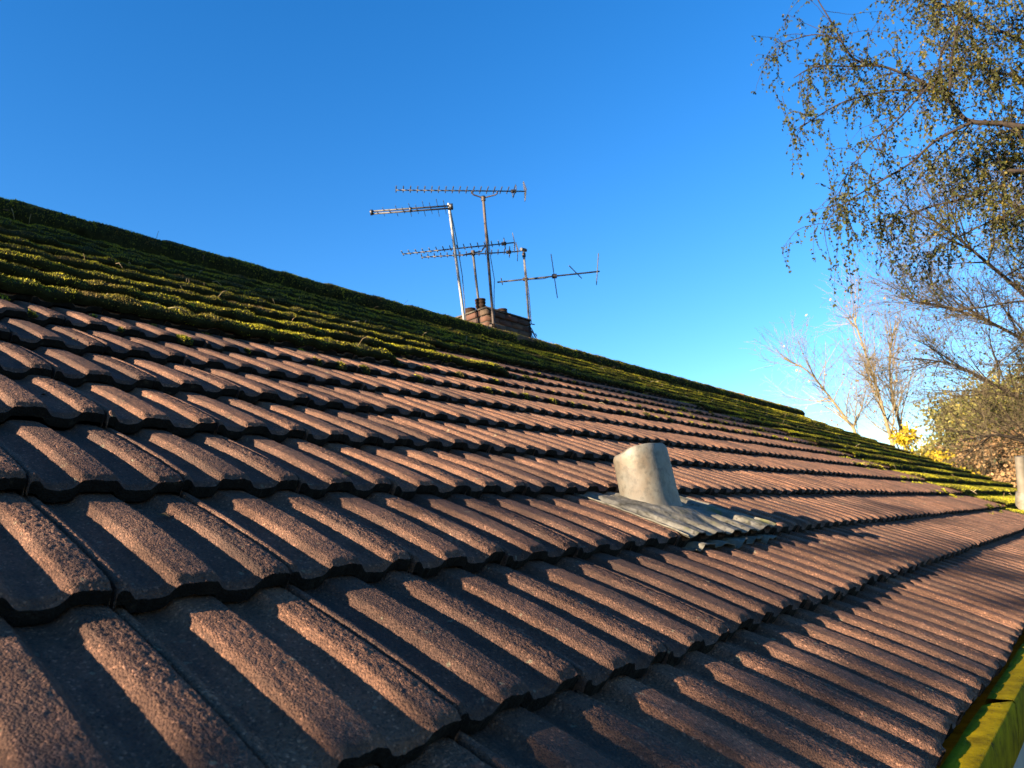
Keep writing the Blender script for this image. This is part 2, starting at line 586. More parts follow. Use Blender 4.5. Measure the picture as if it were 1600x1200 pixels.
def moss_limit(u, j):
    """is course j mossy at u (u may be an array)"""
    u = np.asarray(u, float)
    wob = 0.55 * (fnoise(u * 1.7, np.full_like(u, j * 3.3), 21) - 0.5)
    if j >= 11:
        return np.ones_like(u) > 0
    far = {10: 6.2, 9: 6.7}.get(j, 6.9 + (8 - min(j, 8)) * 0.045)
    near = {8: 1.9, 9: 2.9, 10: 2.6}.get(j, -99)
    return (u > far + wob) | (u < near + wob)


tiles = []
for j in range(NROW):
    for k in range(int((U0) / TW) - 1, int(U1 / TW) + 1):
        u = k * TW
        if u - 0.062 < U0 or u + 0.142 > U1 + 0.02:
            continue
        tiles.append((j, u))
cand = []
for (j, u) in tiles:
    c = rw(u + 0.04, j * G + 0.12, 0.0)
    x, y, d = project(c)
    ms = bool(moss_limit(np.array([u + 0.04]), j)[0])
    vis = d[0] > 0.1 and -160 < x[0] < 1680 and 200 < y[0] < 1420 and not ms
    cand.append((0 if vis else 1, d[0]))
order = sorted(range(len(tiles)), key=lambda q: cand[q])
single = set(q for q in order[:300] if cand[q][0] == 0)
rest = MB()
for q, (j, u) in enumerate(tiles):
    v = j * G
    du, dn, dv = rng.normal(0, 0.0009), rng.normal(0, 0.0013), rng.normal(0, 0.0036)
    n0 = float(lift(v)) + dn
    slope_l = math.atan((float(lift(v + G)) - float(lift(v))) / G)
    if q in single:
        pool = TF if cand[q][1] < 2.3 else TV
        o = bpy.data.objects.new('roof_tile', pool[int(rng.integers(len(pool)))])
        COL.objects.link(o)
        o.parent = bung
        o.matrix_parent_inverse = Matrix.Translation(-bung.location)
        o.location = rw(u + du, v + dv, n0)
        o.rotation_euler = (SLOPE + slope_l + rng.normal(0, 0.003), rng.normal(0, 0.0035), rng.normal(0, 0.004))
    else:
        vv = LOV.copy()
        vv[:, 2] += vv[:, 1] * math.tan(slope_l)
        rest.add(rw(vv[:, 0] + u + du, vv[:, 1] + v + dv, vv[:, 2] + n0), LOF, LOR)
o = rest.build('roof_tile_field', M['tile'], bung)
tag(o, 'brown profiled tiles further up and along the roof', None, None, 'stuff')
o.data.set_sharp_from_angle(angle=math.radians(35))

# rear slope, underlay, walls
YR, ZR = rw(0, VR, float(lift(VR)))[1:]
mb = MB()
for j in range(NROW):      # rear courses as stepped boards of tile
    y0, z0 = YR + (VR - j * G) * CA, j * G * SA
    y1, z1 = YR + (VR - (j + 1) * G) * CA, (j + 1) * G * SA - 0.02
    mb.add([(U0, y0, z0), (U1, y0, z0), (U1, y1, z1), (U0, y1, z1), (U0, y0, z0 - .03), (U1, y0, z0 - .03)], [(0, 3, 2, 1), (0, 1, 5, 4)])
mb.build('rear_slope', M['tile'], bung)
mb = MB()
a, b = rw(0, 0.03, -0.062), rw(0, VR, -0.055)
mb.add([(U0, a[1], a[2]), (U1 - .05, a[1], a[2]), (U1 - .05, b[1], b[2]), (U0, b[1], b[2]), (U1 - .05, 2 * YR - a[1], a[2]), (U0, 2 * YR - a[1], a[2])], [(0, 1, 2, 3), (3, 2, 4, 5)])
mb.build('underlay', M['felt'], bung)
mb = MB()
WY0, WY1 = 0.42, 2 * YR - 0.42
wz = -0.10
mb.add([(U0 + .1, WY0, GZ), (U1 - .25, WY0, GZ), (U1 - .25, WY1, GZ), (U0 + .1, WY1, GZ), (U0 + .1, WY0, wz), (U1 - .25, WY0, wz), (U1 - .25, WY1, wz), (U0 + .1, WY1, wz), (U0 + .1, YR, ZR - .2), (U1 - .25, YR, ZR - .2)],
       [(0, 1, 5, 4), (2, 3, 7, 6)])
mb.add([(U1 - .25, WY0, GZ), (U1 - .25, WY1, GZ), (U1 - .25, WY1, wz), (U1 - .25, YR, ZR - .2), (U1 - .25, WY0, wz)], [(0, 1, 2, 4), (4, 2, 3, 3)])
mb.add([(U0 + .1, WY0, GZ), (U0 + .1, WY1, GZ), (U0 + .1, WY1, wz), (U0 + .1, YR, ZR - .2), (U0 + .1, WY0, wz)], [(1, 0, 4, 2), (2, 4, 3, 3)])
mb.build('wall', M['render'], bung)
mb = MB()
mb.box((U0, 0.075, -0.26), (U1 - .06, 0.10, -0.055))
fa = mb.build('fascia_board', M['timber'], bung)
mb = MB()
mb.box((U0, 0.10, -0.26), (U1 - .06, 0.42, -0.245))
mb.build('soffit', M['timber'], bung)

# gutter in two lengths, green-yellow with algae
def gutter(x0, x1, notch=0.0):
    pr = [(0.070, -0.075), (0.070, -0.120), (0.050, -0.130), (-0.010, -0.130), (-0.030, -0.112), (-0.038, -0.070), (-0.041, -0.031), (-0.038, -0.0265), (-0.010, -0.025), (0.000, -0.0255), (0.003, -0.030), (0.006, -0.080), (0.066, -0.085)]
    xs = np.arange(x0, x1 + 1e-6, 0.05)
    xs[-1] = x1
    p = np.array(pr)
    k = len(p)
    P_ = np.stack([np.broadcast_to(xs[:, None], (len(xs), k)), np.broadcast_to(p[:, 0], (len(xs), k)), np.broadcast_to(p[:, 1], (len(xs), k))], -1).copy()
    P_[:, :, 1] += 0.003 * (fnoise(P_[:, :, 0] * 6, P_[:, :, 1] * 10, 4) - .5)
    P_[:, :, 2] += 0.004 * (fnoise(P_[:, :, 0] * 9, P_[:, :, 1] * 60, 5) - .5)
    if notch:
        P_[-1, 7:11, 0] -= notch * np.array([0.2, 1.6, 2.6, 2.6])
    i = np.arange(len(xs) - 1)[:, None] * k + np.arange(k)[None]
    i2 = np.arange(len(xs) - 1)[:, None] * k + (np.arange(k)[None] + 1) % k
    mb = MB()
    mb.add(P_.reshape(-1, 3), np.stack([i, i2, i2 + k, i + k], -1).reshape(-1, 4))
    return mb.build('gutter', M['gutter'], bung)


gutter(U0, 1.138, 0.02)
gutter(1.142, U1 - 0.05)

# ridge tiles
RC_N = 0.012
rid = MB()
RL = 0.445
def ridge_mesh():
    mb = MB()
    n = 12
    th = np.linspace(math.radians(-22), math.radians(202), n)
    P_ = []
    for x, r in ((0.0, 0.118), (0.02, 0.121), (RL * .5, 0.116), (RL - .004, 0.112)):
        P_.append(np.stack([np.full(n, x), r * np.cos(th), r * np.sin(th) * 0.9], -1))
    for x, r in ((RL - .004, 0.098), (0.0, 0.098)):
        P_.append(np.stack([np.full(n, x), r * np.cos(th), r * np.sin(th) * 0.9], -1))
    P_ = np.array(P_)
    k = len(P_)
    i = (np.arange(k) * n)[:, None] + np.arange(n - 1)[None]
    i2 = (((np.arange(k) + 1) % k) * n)[:, None] + np.arange(n - 1)[None]
    mb.add(P_.reshape(-1, 3), np.stack([i, i + 1, i2 + 1, i2], -1).reshape(-1, 4), 0.5)
    return mb.mesh('ridge_tile', M['tile'], True)
rm = ridge_mesh()
rm.set_sharp_from_angle(angle=math.radians(45))
RIDGE = np.array([0, YR, ZR + 0.008])
x = U0
while x < U1 - 0.1:
    o = bpy.data.objects.new('ridge_tile', rm)
    COL.objects.link(o)
    o.parent = bung
    o.matrix_parent_inverse = Matrix.Translation(-bung.location)
    o.location = (x, RIDGE[1] + rng.normal(0, .003), RIDGE[2] + rng.normal(0, .004))
    o.rotation_euler = (rng.normal(0, .01), rng.normal(0, .006), rng.normal(0, .006))
    x += RL - 0.003
XR_END = x

# ------------------------------------------------------------------ moss
bed = MB()
samples = []        # (points, normals, weight by distance)


def moss_top(u, v, j):
    s = v / G - j
    base = -TD * s + lift(v)
    roll = 0.5 + 0.5 * np.cos(2 * PI * (u - 0.023) / PITCH)
    nz = fnoise(u * 17, v * 9 + j * 5.1, 31)
    nz2 = fnoise(u * 3.1, v * 3.1 + j * 2.7, 47)
    prof = (0.75 + 0.25 * np.clip(s / 0.1, 0, 1)) * (1 - 0.97 * np.clip((s - 0.2) / 0.55, 0, 1))
    far = np.clip((u - 6.0) / 1.0, 0, 1)
    th = 0.002 + (0.020 + 0.036 * np.clip(nz - 0.25, 0, 1) * (0.5 + nz2)) * prof * (1 - 0.25 * far) + 0.005 * roll * prof
    return base + th


def moss_row(j, ua, ub, du, ns):
    us = np.arange(ua, ub, du)
    if len(us) < 3:
        return
    ok = moss_limit(us, j)
    ss = np.concatenate([[-0.05, -0.06, -0.045], np.linspace(0, 1.0, ns)])
    v = (j + np.maximum(ss, 0)) * G
    UU, VV = np.meshgrid(us, v, indexing='ij')
    NN = moss_top(UU, VV, j)
    hang = 0.004 + 0.014 * fnoise(us * 14, us * 0 + j * 7.7, 61)
    NN[:, 0] = NN[:, 3] - 0.022 - hang * 0.9
    NN[:, 1] = NN[:, 3] - 0.014 - hang * 0.35
    NN[:, 2] = NN[:, 3] - 0.002
    VV[:, 0] = j * G - 0.004
    VV[:, 1] = j * G - 0.006 - 0.012 * fnoise(us * 17, us * 0 + j * 3.1, 62)
    VV[:, 2] = j * G - 0.006 - 0.008 * fnoise(us * 17, us * 0 + j * 3.1, 62)
    # thin out at the edge of the patch
    e = ok.astype(float)
    kk = max(1, int(0.06 / du))
    e = np.convolve(np.pad(e, kk, mode='edge'), np.ones(2 * kk + 1) / (2 * kk + 1), mode='valid')
    NN -= (1 - e)[:, None] * 0.03
    P_ = rw(UU, VV, NN)
    k = len(ss)
    i = np.arange(len(us) - 1)[:, None] * k + np.arange(k - 1)[None]
    m = (ok[:-1] & ok[1:])[:, None] & np.ones((1, k - 1), bool)
    f = np.stack([i, i + k, i + k + 1, i + 1], -1)[m]
    if not len(f):
        return
    bed.add(P_.reshape(-1, 3), f, 0.3)
    V_ = P_.reshape(-1, 3)
    a, b, c = V_[f[:, 0]], V_[f[:, 1]], V_[f[:, 3]]
    nn = np.cross(b - a, c - a)
    ar = np.linalg.norm(nn, axis=1)
    samples.append((V_[f].mean(1), b - a, c - a, nn / (ar[:, None] + 1e-12), ar))


for j in range(NROW):
    moss_row(j, -1.6, 5.0, 0.016, 13)
    moss_row(j, 5.0, U1 - 0.02, 0.034, 9)
# stray cushions below the edge of the carpet
for q in range(420):
    j = int(rng.choice([1, 2, 3, 4, 5, 6, 7, 7, 7, 8, 8, 9, 9, 10]))
    u = rng.uniform(-0.2, 7.2)
    far = 6.9
    if j >= 8:
        u = rng.uniform(1.8, 6.8)
    elif j < 7:
        u = far - abs(rng.normal(0, 0.45))
    s_ = rng.uniform(0.0, 0.10) if rng.random() < .5 else rng.uniform(0.72, 0.9)
    pan = round((u + 0.028) / PITCH) * PITCH - 0.028 + rng.normal(0, .012)
    r_ = rng.uniform(0.008, 0.028)
    v = (j + s_) * G
    n0 = float(np.interp(np.mod(pan + 0.062, TW) - 0.062, PROF[:, 0], PROF[:, 1])) - TD * s_ + float(lift(v))
    th_ = np.arange(8) * 2 * PI / 8
    rings = []
    for a_, hh in ((1.0, -.3), (0.85, .25), (0.45, .48), (0.04, .55)):
        rr_ = r_ * a_ * (1 + .35 * (rng.random(8) - .5))
        rings.append(rw(pan + rr_ * np.cos(th_), v + rr_ * np.sin(th_) * 1.3, n0 + r_ * hh))
    V_ = np.concatenate(rings)
    i = (np.arange(3)[:, None] * 8 + np.arange(8)[None])
    i2 = (np.arange(3)[:, None] * 8 + (np.arange(8)[None] + 1) % 8)
    f = np.stack([i, i2, i2 + 8, i + 8], -1).reshape(-1, 4)
    bed.add(V_, f, 0.3)
    a, b, c = V_[f[:, 0]], V_[f[:, 1]], V_[f[:, 3]]
    nn = np.cross(b - a, c - a)
    ar = np.linalg.norm(nn, axis=1)
    samples.append((V_[f].mean(1), b - a, c - a, nn / (ar[:, None] + 1e-12), ar))
# along the ridge
us = np.concatenate([np.arange(-1.6, 5, 0.02), np.arange(5, XR_END - 0.05, 0.04)])
th = np.radians(np.linspace(-28, 160, 15))
UU, TT = np.meshgrid(us, th, indexing='ij')
side = np.clip(np.cos(TT + 0.5), 0, 1)
rr = 0.110 + 0.012 * (1 - np.mod(UU - U0, RL - 0.003) / RL) + 0.040 * fnoise(UU * 9, TT * 2.2, 71) * (0.25 + 0.75 * side) - 0.006
P_ = np.stack([UU, RIDGE[1] - rr * np.cos(TT), RIDGE[2] + rr * np.sin(TT) * 0.9], -1)
k = len(th)
i = np.arange(len(us) - 1)[:, None] * k + np.arange(k - 1)[None]
f = np.stack([i, i + k, i + k + 1, i + 1], -1).reshape(-1, 4)
bed.add(P_.reshape(-1, 3), f, 0.3)
V_ = P_.reshape(-1, 3)
a, b, c = V_[f[:, 0]], V_[f[:, 1]], V_[f[:, 3]]
nn = np.cross(b - a, c - a)
ar = np.linalg.norm(nn, axis=1)
samples.append((V_[f].mean(1), b - a, c - a, nn / (ar[:, None] + 1e-12), ar))
moss = tag(bed.build('moss', M['moss_bed'], None, True), 'thick green and yellow moss covering the upper roof courses and ridge', 'moss', None, 'stuff')

PC, E1, E2, NM, AR = [np.concatenate([s[q] for s in samples]) for q in range(5)]
dep = np.maximum(((PC - CAM) @ RW[2]), 1.5)
W_ = AR / dep ** 1.1 * np.where((NM @ (CAM - PC[0])) > -9, 1, 1)
facing = np.einsum('ij,ij->i', NM, CAM - PC) > -0.2 * dep
W_ = W_ * facing * np.clip(0.12 + 1.1 * (NM @ np.array([0, -SA, CA])), 0.12, 1)
NB = 560000
idx = rng.choice(len(PC), NB, p=W_ / W_.sum())
p = PC[idx] + E1[idx] * (rng.random((NB, 1)) - .5) + E2[idx] * (rng.random((NB, 1)) - .5)
d = dep[idx]
L = (0.004 + 0.006 * rng.random(NB)) * np.clip(d / 4.0, 0.9, 1.8)
dirn = NM[idx] * 0.8 + rng.normal(0, 0.55, (NB, 3)) + np.array([0, -0.1, 0.25])
dirn /= np.linalg.norm(dirn, axis=1)[:, None]
sd = np.cross(dirn, rng.normal(0, 1, (NB, 3)))
sd /= np.linalg.norm(sd, axis=1)[:, None] + 1e-9
w = L * 0.30
v3 = np.stack([p - sd * w[:, None] - dirn * 0.002, p + sd * w[:, None] - dirn * 0.002, p + dirn * L[:, None]], 1).reshape(-1, 3)
fr = np.arange(NB * 3).reshape(-1, 3)
u_, v_ = p[:, 0], (p[:, 1] * CA + p[:, 2] * SA)
rv = np.clip(0.95 * fnoise(u_ * 6, v_ * 6, 81) + rng.normal(0, 0.17, NB) + 0.06, 0, 1)
blades = MB()
blades.add(v3, fr, rv)
tag(blades.build('moss_fronds', M['moss'], moss), None, None, None, 'stuff')
# dry stems and birch litter lying on the moss
st = MB()
sel = rng.choice(len(PC), 340, p=W_ / W_.sum())
for q in sel:
    a = PC[q] + NM[q] * 0.008
    dr = rng.normal(0, 1, 3) + NM[q] * 0.55
    dr /= np.linalg.norm(dr)
    ln = rng.uniform(0.02, 0.07)
    mid = a + dr * ln * .5 + np.array([0, 0, rng.uniform(0, .01)])
    st.tube([a, mid, a + dr * ln - np.array([0, 0, rng.uniform(0, .012)])], 0.0009 * max(1, ((a - CAM) @ RW[2]) / 3.5), 4, True)
tag(st.build('dry_stems', M['straw'], None), 'pale dry grass stems scattered over the moss', 'litter', None, 'stuff')

# fallen birch leaves caught in the channels of the bare tiles
fl = MB()
for q in range(110):
    j = int(rng.integers(0, 10))
    u = rng.uniform(-0.6, 6.5)
    s_ = rng.uniform(0.05, 0.85)
    pan = round((u + 0.028) / PITCH) * PITCH - 0.028 + rng.normal(0, .008)
    v = (j + s_) * G
    n0 = float(np.interp(np.mod(pan + 0.062, TW) - 0.062, PROF[:, 0], PROF[:, 1])) - TD * s_ + 0.0035 * 4 * s_ * (1 - s_) + float(lift(v)) + 0.003
    a_ = rng.uniform(0, 2 * PI)
    l_ = rng.uniform(0.006, 0.014)
    du_, dv_ = math.cos(a_) * l_, math.sin(a_) * l_
    fl.add([rw(pan - du_, v - dv_, n0), rw(pan - dv_ * .6, v + du_ * .6, n0 + rng.uniform(.001, .006)), rw(pan + du_, v + dv_, n0 + rng.uniform(0, .004)), rw(pan + dv_ * .6, v - du_ * .6, n0 + rng.uniform(.001, .006))], [(0, 1, 2, 3)])
tag(fl.build('fallen_leaves', M['dry_leaf'], None), 'small dry leaves lying in the channels of the bare tiles', 'litter', None, 'stuff')

# ------------------------------------------------------------------ vent pipe with lead flashing
def roof_surface(u, v, j):
    """height of the tile tops of course j at (u,v)"""
    x = np.mod(np.asarray(u) + 0.062, TW) - 0.062
    h = np.interp(x, PROF[:, 0], PROF[:, 1])
    s = np.asarray(v) / G - j
    return h - TD * s + 0.0035 * 4 * s * (1 - s)


vp = tag(empty('vent_pipe', rw(1.39, 0.80, 0)), 'stubby lead-sleeved vent pipe on crinkled flashing among the brown tiles', 'vent pipe')
PU, PV = 1.395, 0.805
axis = np.array([-0.10, 0.06, 0.99])
axis /= np.linalg.norm(axis)
mb = MB()
n, rows = 36, 12
th = np.arange(n) * 2 * PI / n
c0 = rw(PU, PV, -0.045)
udir = np.array([1.0, 0, 0])
bdir = np.cross(axis, udir)
P_ = []
HH = 0.172
for q in range(rows):
    t = q / (rows - 1)
    ra, rb = 0.088 - 0.001 * t + 0.010 * (1 - t) ** 8, 0.066 - 0.003 * t + 0.010 * (1 - t) ** 8
    wob = 1 + 0.035 * (fnoise(th * 1.1 + 3, th * 0 + t * 3, 91) - .5) + 0.02 * np.cos(2 * th + 1.0)
    # slanted, dressed-over top
    zt = HH * t + (t ** 3) * (-0.001 * np.cos(th) - 0.016 * np.sin(th) + 0.006 * (fnoise(th * 2, th * 0, 92) - .5))
    sq = (np.abs(np.cos(th)) ** 2.6 + np.abs(np.sin(th)) ** 2.6) ** (-1 / 2.6)
    P_.append(c0 + (ra * wob * sq * np.cos(th))[:, None] * udir + (rb * wob * sq * np.sin(th))[:, None] * bdir + zt[:, None] * axis)
top = P_[-1]
cen = top.mean(0)
P_.append(cen + (top - cen) * 0.955 + axis * 0.006)
P_.append(cen + (top - cen) * 0.84 + axis * 0.006)
P_.append(cen + (top - cen) * 0.80 - axis * 0.004)
P_.append(cen + (top - cen) * 0.78 - axis * 0.09)
P_.append(cen + (top - cen) * 0.02 - axis * 0.09)
P_ = np.array(P_)
k = len(P_)
i = np.arange(k - 1)[:, None] * n + np.arange(n)[None]
i2 = np.arange(k - 1)[:, None] * n + (np.arange(n)[None] + 1) % n
mb.add(P_.reshape(-1, 3), np.stack([i, i2, i2 + n, i + n], -1).reshape(-1, 4))
o = mb.build('sleeve', M['lead'], vp, True)
o.data.set_sharp_from_angle(angle=math.radians(60))


def sheet(name, us, vs, hfun, mat, parent, thick=0.0025):
    UU, VV = np.meshgrid(us, vs, indexing='ij')
    NN = hfun(UU, VV)
    UU, VV, NN = (NN[1], NN[2], NN[0]) if isinstance(NN, tuple) else (UU, VV, NN)
    a = rw(UU, VV, NN).reshape(-1, 3)
    b = rw(UU, VV, NN - thick).reshape(-1, 3)
    k, m = len(vs), len(us)
    i = np.arange(m - 1)[:, None] * k + np.arange(k - 1)[None]
    f = np.stack([i, i + k, i + k + 1, i + 1], -1).reshape(-1, 4)
    mb = MB()
    mb.add(np.concatenate([a, b]), np.concatenate([f, f[:, ::-1] + m * k]))
    ring = np.concatenate([np.arange(m) * k, (m - 1) * k + np.arange(1, k), (np.arange(m - 2, -1, -1)) * k + k - 1, np.arange(k - 2, 0, -1)])
    r2 = np.roll(ring, -1)
    mb.add(np.concatenate([a, b]), np.stack([r2, ring, ring + m * k, r2 + m * k], -1))
    o = mb.build(name, mat, parent, True)
    o.data.set_sharp_from_angle(angle=math.radians(70))
    return o


FU0, FU1, FV0, FV1 = 1.175, 1.74, 0.604, 0.955


def fl_h(U, V):
    hs = roof_surface(U, V, 2)
    soft = 0.35 * hs + 0.65 * np.maximum(hs, -0.006 - TD * (V / G - 2))
    r = np.sqrt(((U - PU) / 0.125) ** 2 + ((V - PV) / 0.10) ** 2)
    flat = -TD * (V / G - 2) + 0.004
    k = np.clip((r - 0.9) / 0.7, 0, 1)
    h = k * soft + (1 - k) * np.maximum(flat, soft) + 0.005 + 0.005 * (fnoise(U * 40, V * 25, 33) - .5)
    h += 0.016 * np.clip(1.25 - r, 0, 1)
    h += 0.010 * np.clip((U - 1.60) / 0.14, 0, 1) * np.clip((0.78 - V) / 0.15, 0, 1)      # lifted corner
    Vn = V - 0.012 * (fnoise(U * 22, U * 0, 34) - .5) * np.clip((0.66 - V) / 0.05, 0, 1)
    return h, U, Vn


sheet('flashing', np.linspace(FU0, FU1, 90), np.linspace(FV0, FV1, 40), fl_h, M['flash'], vp)


def ap_h(U, V):
    # torn lower layer of lead poking out from under the noses
    t = np.clip((FV0 + 0.02 - V) / 0.055, 0, 1)
    h = roof_surface(U, V, 1) + 0.003 + 0.016 * t * fnoise(U * 38, V * 30, 36) + 0.004 * (fnoise(U * 70, V * 60, 37) - .5)
    return h, U, V + 0.045 * (fnoise(U * 16, U * 0 + 2, 38) - .45) * t


sheet('dressed_edge', np.linspace(1.19, 1.70, 120), np.linspace(FV0 - 0.036, FV0 + 0.02, 14), ap_h, M['flash'], vp)

# second vent near the far end
v2c = rw(6.95, 0.55, 0.02)
vp2 = tag(empty('vent_pipe', v2c), 'slim grey vent pipe with pale base at the far right edge of the roof', 'vent pipe')

# ------------------------------------------------------------------ chimney
CX0, CX1, CY0, CY1, CZT = 5.63, 6.41, 4.85, 5.50, 2.925
ch = MB()
ch.box((CX0 + .008, CY0 + .008, 1.2), (CX1 - .008, CY1 - .008, CZT - 0.002))
cho = ch.build('chimney_stack', M['mortar'], bung)
tag(cho, 'squat weathered brick chimney stack behind the mossy ridge')
BH, BL, JT = 0.065, 0.215, 0.010
bm_ = {}
def brick(x0, y0, z0, x1, y1, z1):
    key = (round(x1 - x0, 3), round(y1 - y0, 3))
    if key not in bm_:
        m = MB()
        sx, sy, sz = key[0] / 2, key[1] / 2, BH / 2
        b = 0.005
        vs, fs = [], []
        lay = [(-sz, b), (-sz + b, 0), (sz - b, 0), (sz, b)]
        for z, ins in lay:
            vs += [(-sx + ins, -sy + ins, z), (sx - ins, -sy + ins, z), (sx - ins, sy - ins, z), (-sx + ins, sy - ins, z)]
        for q in range(3):
            for e in range(4):
                fs.append((q * 4 + e, q * 4 + (e + 1) % 4, q * 4 + 4 + (e + 1) % 4, q * 4 + 4 + e))
        fs += [(3, 2, 1, 0), (12, 13, 14, 15)]
        m.add(vs, fs, .5)
        bm_[key] = m.mesh('brick', M['brick'])
    o = bpy.data.objects.new('brick', bm_[key])
    COL.objects.link(o)
    o.parent = cho
    o.location = ((x0 + x1) / 2 + rng.normal(0, .0015), (y0 + y1) / 2 + rng.normal(0, .0015), (z0 + z1) / 2)
for c in range(9):
    z1 = CZT - 0.0 - c * (BH + JT) - 0.002
    z0 = z1 - BH
    out = 0.012 if c == 0 else 0.0
    off = 0 if c % 2 else 0.1125
    w = 0.1
    x = CX0 - out - off
    while x < CX1 + out:
        a, b = max(x, CX0 - out), min(x + BL, CX1 + out)
        if b - a > 0.04:
            brick(a, CY0 - out, z0, b, CY0 - out + w, z1)
            brick(a, CY1 + out - w, z0, b, CY1 + out, z1)
        x += BL + JT
    y = CY0 + w + JT - out - (0.1125 - off)
    while y < CY1 - w + out:
        a, b = max(y, CY0 + w + JT - out), min(y + BL, CY1 - w - JT + out)
        if b - a > 0.04:
            brick(CX0 - out, a, z0, CX0 - out + w, b, z1)
            brick(CX1 + out - w, a, z0, CX1 + out, b, z1)
        y += BL + JT
# flaunching
m = MB()
x0, x1, y0, y1 = CX0 - .02, CX1 + .02, CY0 - .02, CY1 + .02
pts = []
for z, ins in ((CZT + .001, -.004), (CZT + .018, -.004), (CZT + .05, .11), (CZT + .062, .2)):
    pts += [(x0 + ins, y0 + ins, z), (x1 - ins, y0 + ins, z), (x1 - ins, y1 - ins, z), (x0 + ins, y1 - ins, z)]
fs = [(q * 4 + e, q * 4 + (e + 1) % 4, q * 4 + 4 + (e + 1) % 4, q * 4 + 4 + e) for q in range(3) for e in range(4)] + [(12, 13, 14, 15)]
m.add(pts, fs)
m.build('mortar_cap', M['mortar'], cho)


def pot(x, y, z, r, h):
    m = MB()
    pr = [(r * .92, 0), (r * .98, h * .25), (r * 1.08, h * .30), (r * 1.08, h * .38), (r * .97, h * .42), (r * .95, h * .60), (r * 1.07, h * .64), (r * 1.07, h * .72), (r * .96, h * .76), (r * .95, h * .86), (r * 1.1, h * .9), (r * 1.1, h), (r * .8, h), (r * .76, h * .4), (0.001, h * .4)]
    n = 18
    th = np.arange(n) * 2 * PI / n
    P_ = np.array([np.stack([x + q[0] * np.cos(th), y + q[0] * np.sin(th), np.full(n, z + q[1])], -1) for q in pr])
    k = len(pr)
    i = np.arange(k - 1)[:, None] * n + np.arange(n)[None]
    i2 = np.arange(k - 1)[:, None] * n + (np.arange(n)[None] + 1) % n
    m.add(P_.reshape(-1, 3), np.stack([i, i2, i2 + n, i + n], -1).reshape(-1, 4))
    m.build('chimney_pot', M['pot'], cho)


pa = onY(751, 478, 4.98)
pot(pa[0] + .0, 4.98, CZT + .03, 0.058, 0.125)
pb = onY(784, 485, 5.02)
pot(pb[0] + .0, 5.02, CZT + .03, 0.062, 0.10)
pc = onY(735, 487, 5.24)
pot(pc[0], 5.24, CZT + .03, 0.060, 0.105)


# ------------------------------------------------------------------ aerials
def rod(mb, a, b, r=0.004, sides=6):
    mb.tube([a, b], r, sides, True)


def part(name, mat, parent, fn, smooth=False):
    mb = MB()
    fn(mb)
    return mb.build(name, mat, parent, smooth)


def yagi(root, tip, end, nd, half, mat, reflector=True, boom_r=0.0085, fr=0.86):
    tip, end = np.asarray(tip), np.asarray(end)
    ax = (end - tip) / np.linalg.norm(end - tip)
    e = np.cross(ax, (0, 0, 1.0))
    e /= np.linalg.norm(e)
    up = np.cross(e, ax)
    part('boom', mat, root, lambda m: m.tube([tip, end], boom_r, 4))
    Lb = np.linalg.norm(end - tip)
    for q in range(nd):
        t = fr * q / (nd - 1)
        c = tip + ax * Lb * t + up * 0.012
        h = half * (0.85 + 0.15 * t)
        part('director', mat, root, lambda m: rod(m, c - e * h, c + e * h, 0.0066))
    # folded dipole with its box
    c = tip + ax * Lb * (fr + 0.045)
    lo = []
    for s_ in np.linspace(0, 2 * PI, 21):
        lo.append(c + e * half * 1.25 * np.clip(1.4 * math.cos(s_), -1, 1) + up * 0.030 * np.clip(1.6 * math.sin(s_), -1, 1) + ax * 0.01)
    dp = part('dipole', M['dark'], root, lambda m: m.tube(lo, 0.0055, 6, False))
    part('terminal_box', M['dark'], root, lambda m: m.tube([c - ax * .03, c + ax * .03], [0.024, 0.024], 4))
    if reflector:
        for sg in (1, -1):
            def grid(m):
                for q in range(6):
                    o_ = up * sg * (0.008 + 0.022 * q) - ax * 0.003 * q
                    rod(m, end + o_ - e * 0.07 * (1 - .15 * q), end + o_ + e * 0.07 * (1 - .15 * q), 0.004)
                for w_ in (-0.03, 0.03):
                    rod(m, end + e * w_, end + e * w_ * .5 + up * sg * 0.122 - ax * 0.015, 0.004)
            part('reflector', mat, root, grid)
    return ax, e, up


# tall rusty mast on the front of the stack with the top aerial
YM = CY0 - 0.05
b0, t0 = onY(772, 517, YM), onY(755, 308, YM)
A1 = tag(empty('television_aerial', b0), 'topmost television aerial on the rusty mast in front of the chimney', 'aerial', 'aerials on the chimney')
part('mast', M['rust'], A1, lambda m: m.tube([b0 - np.array([0, 0, .12]), t0], 0.016, 10), True)
zb = t0[2] + 0.05
tip, end = onZ(619, 297, zb), onZ(821, 299, zb)
ax, e, up = yagi(A1, tip, end, 17, 0.085, M['alu'])
Lb = np.linalg.norm(end - tip)
m0 = t0 - np.array([0, 0, 0.012])
ca_, cb_ = tip + ax * Lb * 0.575, tip + ax * Lb * 0.775
part('cradle', M['rust'], A1, lambda m: m.tube([ca_, ca_ + (0, 0, -.03), ca_ + (m0 - ca_) * .16 + (0, 0, -.035), m0, cb_ + (m0 - cb_) * .16 + (0, 0, -.035), cb_ + (0, 0, -.03), cb_], 0.0085, 8, True), True)
part('clamp', M['rust'], A1, lambda m: m.tube([m0 - (0, 0, .035), m0 + (0, 0, .02)], 0.026, 8))
k0 = onY(758, 512, YM)
part('wall_bracket', M['rust'], A1, lambda m: (m.box((CX0 + .02, CY0 - .07, 2.70), (b0[0] + .05, CY0 - .05, 2.735)), m.box((CX0 + .02, CY0 - .07, 2.70), (CX0 + .045, CY0 + .0, 2.735))))
cab = [t0 + (0.02, -.0, -.35), t0 + (0.05, 0, -.75), t0 + (0.085, 0, -1.0), t0 + (0.05, 0, -1.25), b0 + (0.02, 0, .05)]
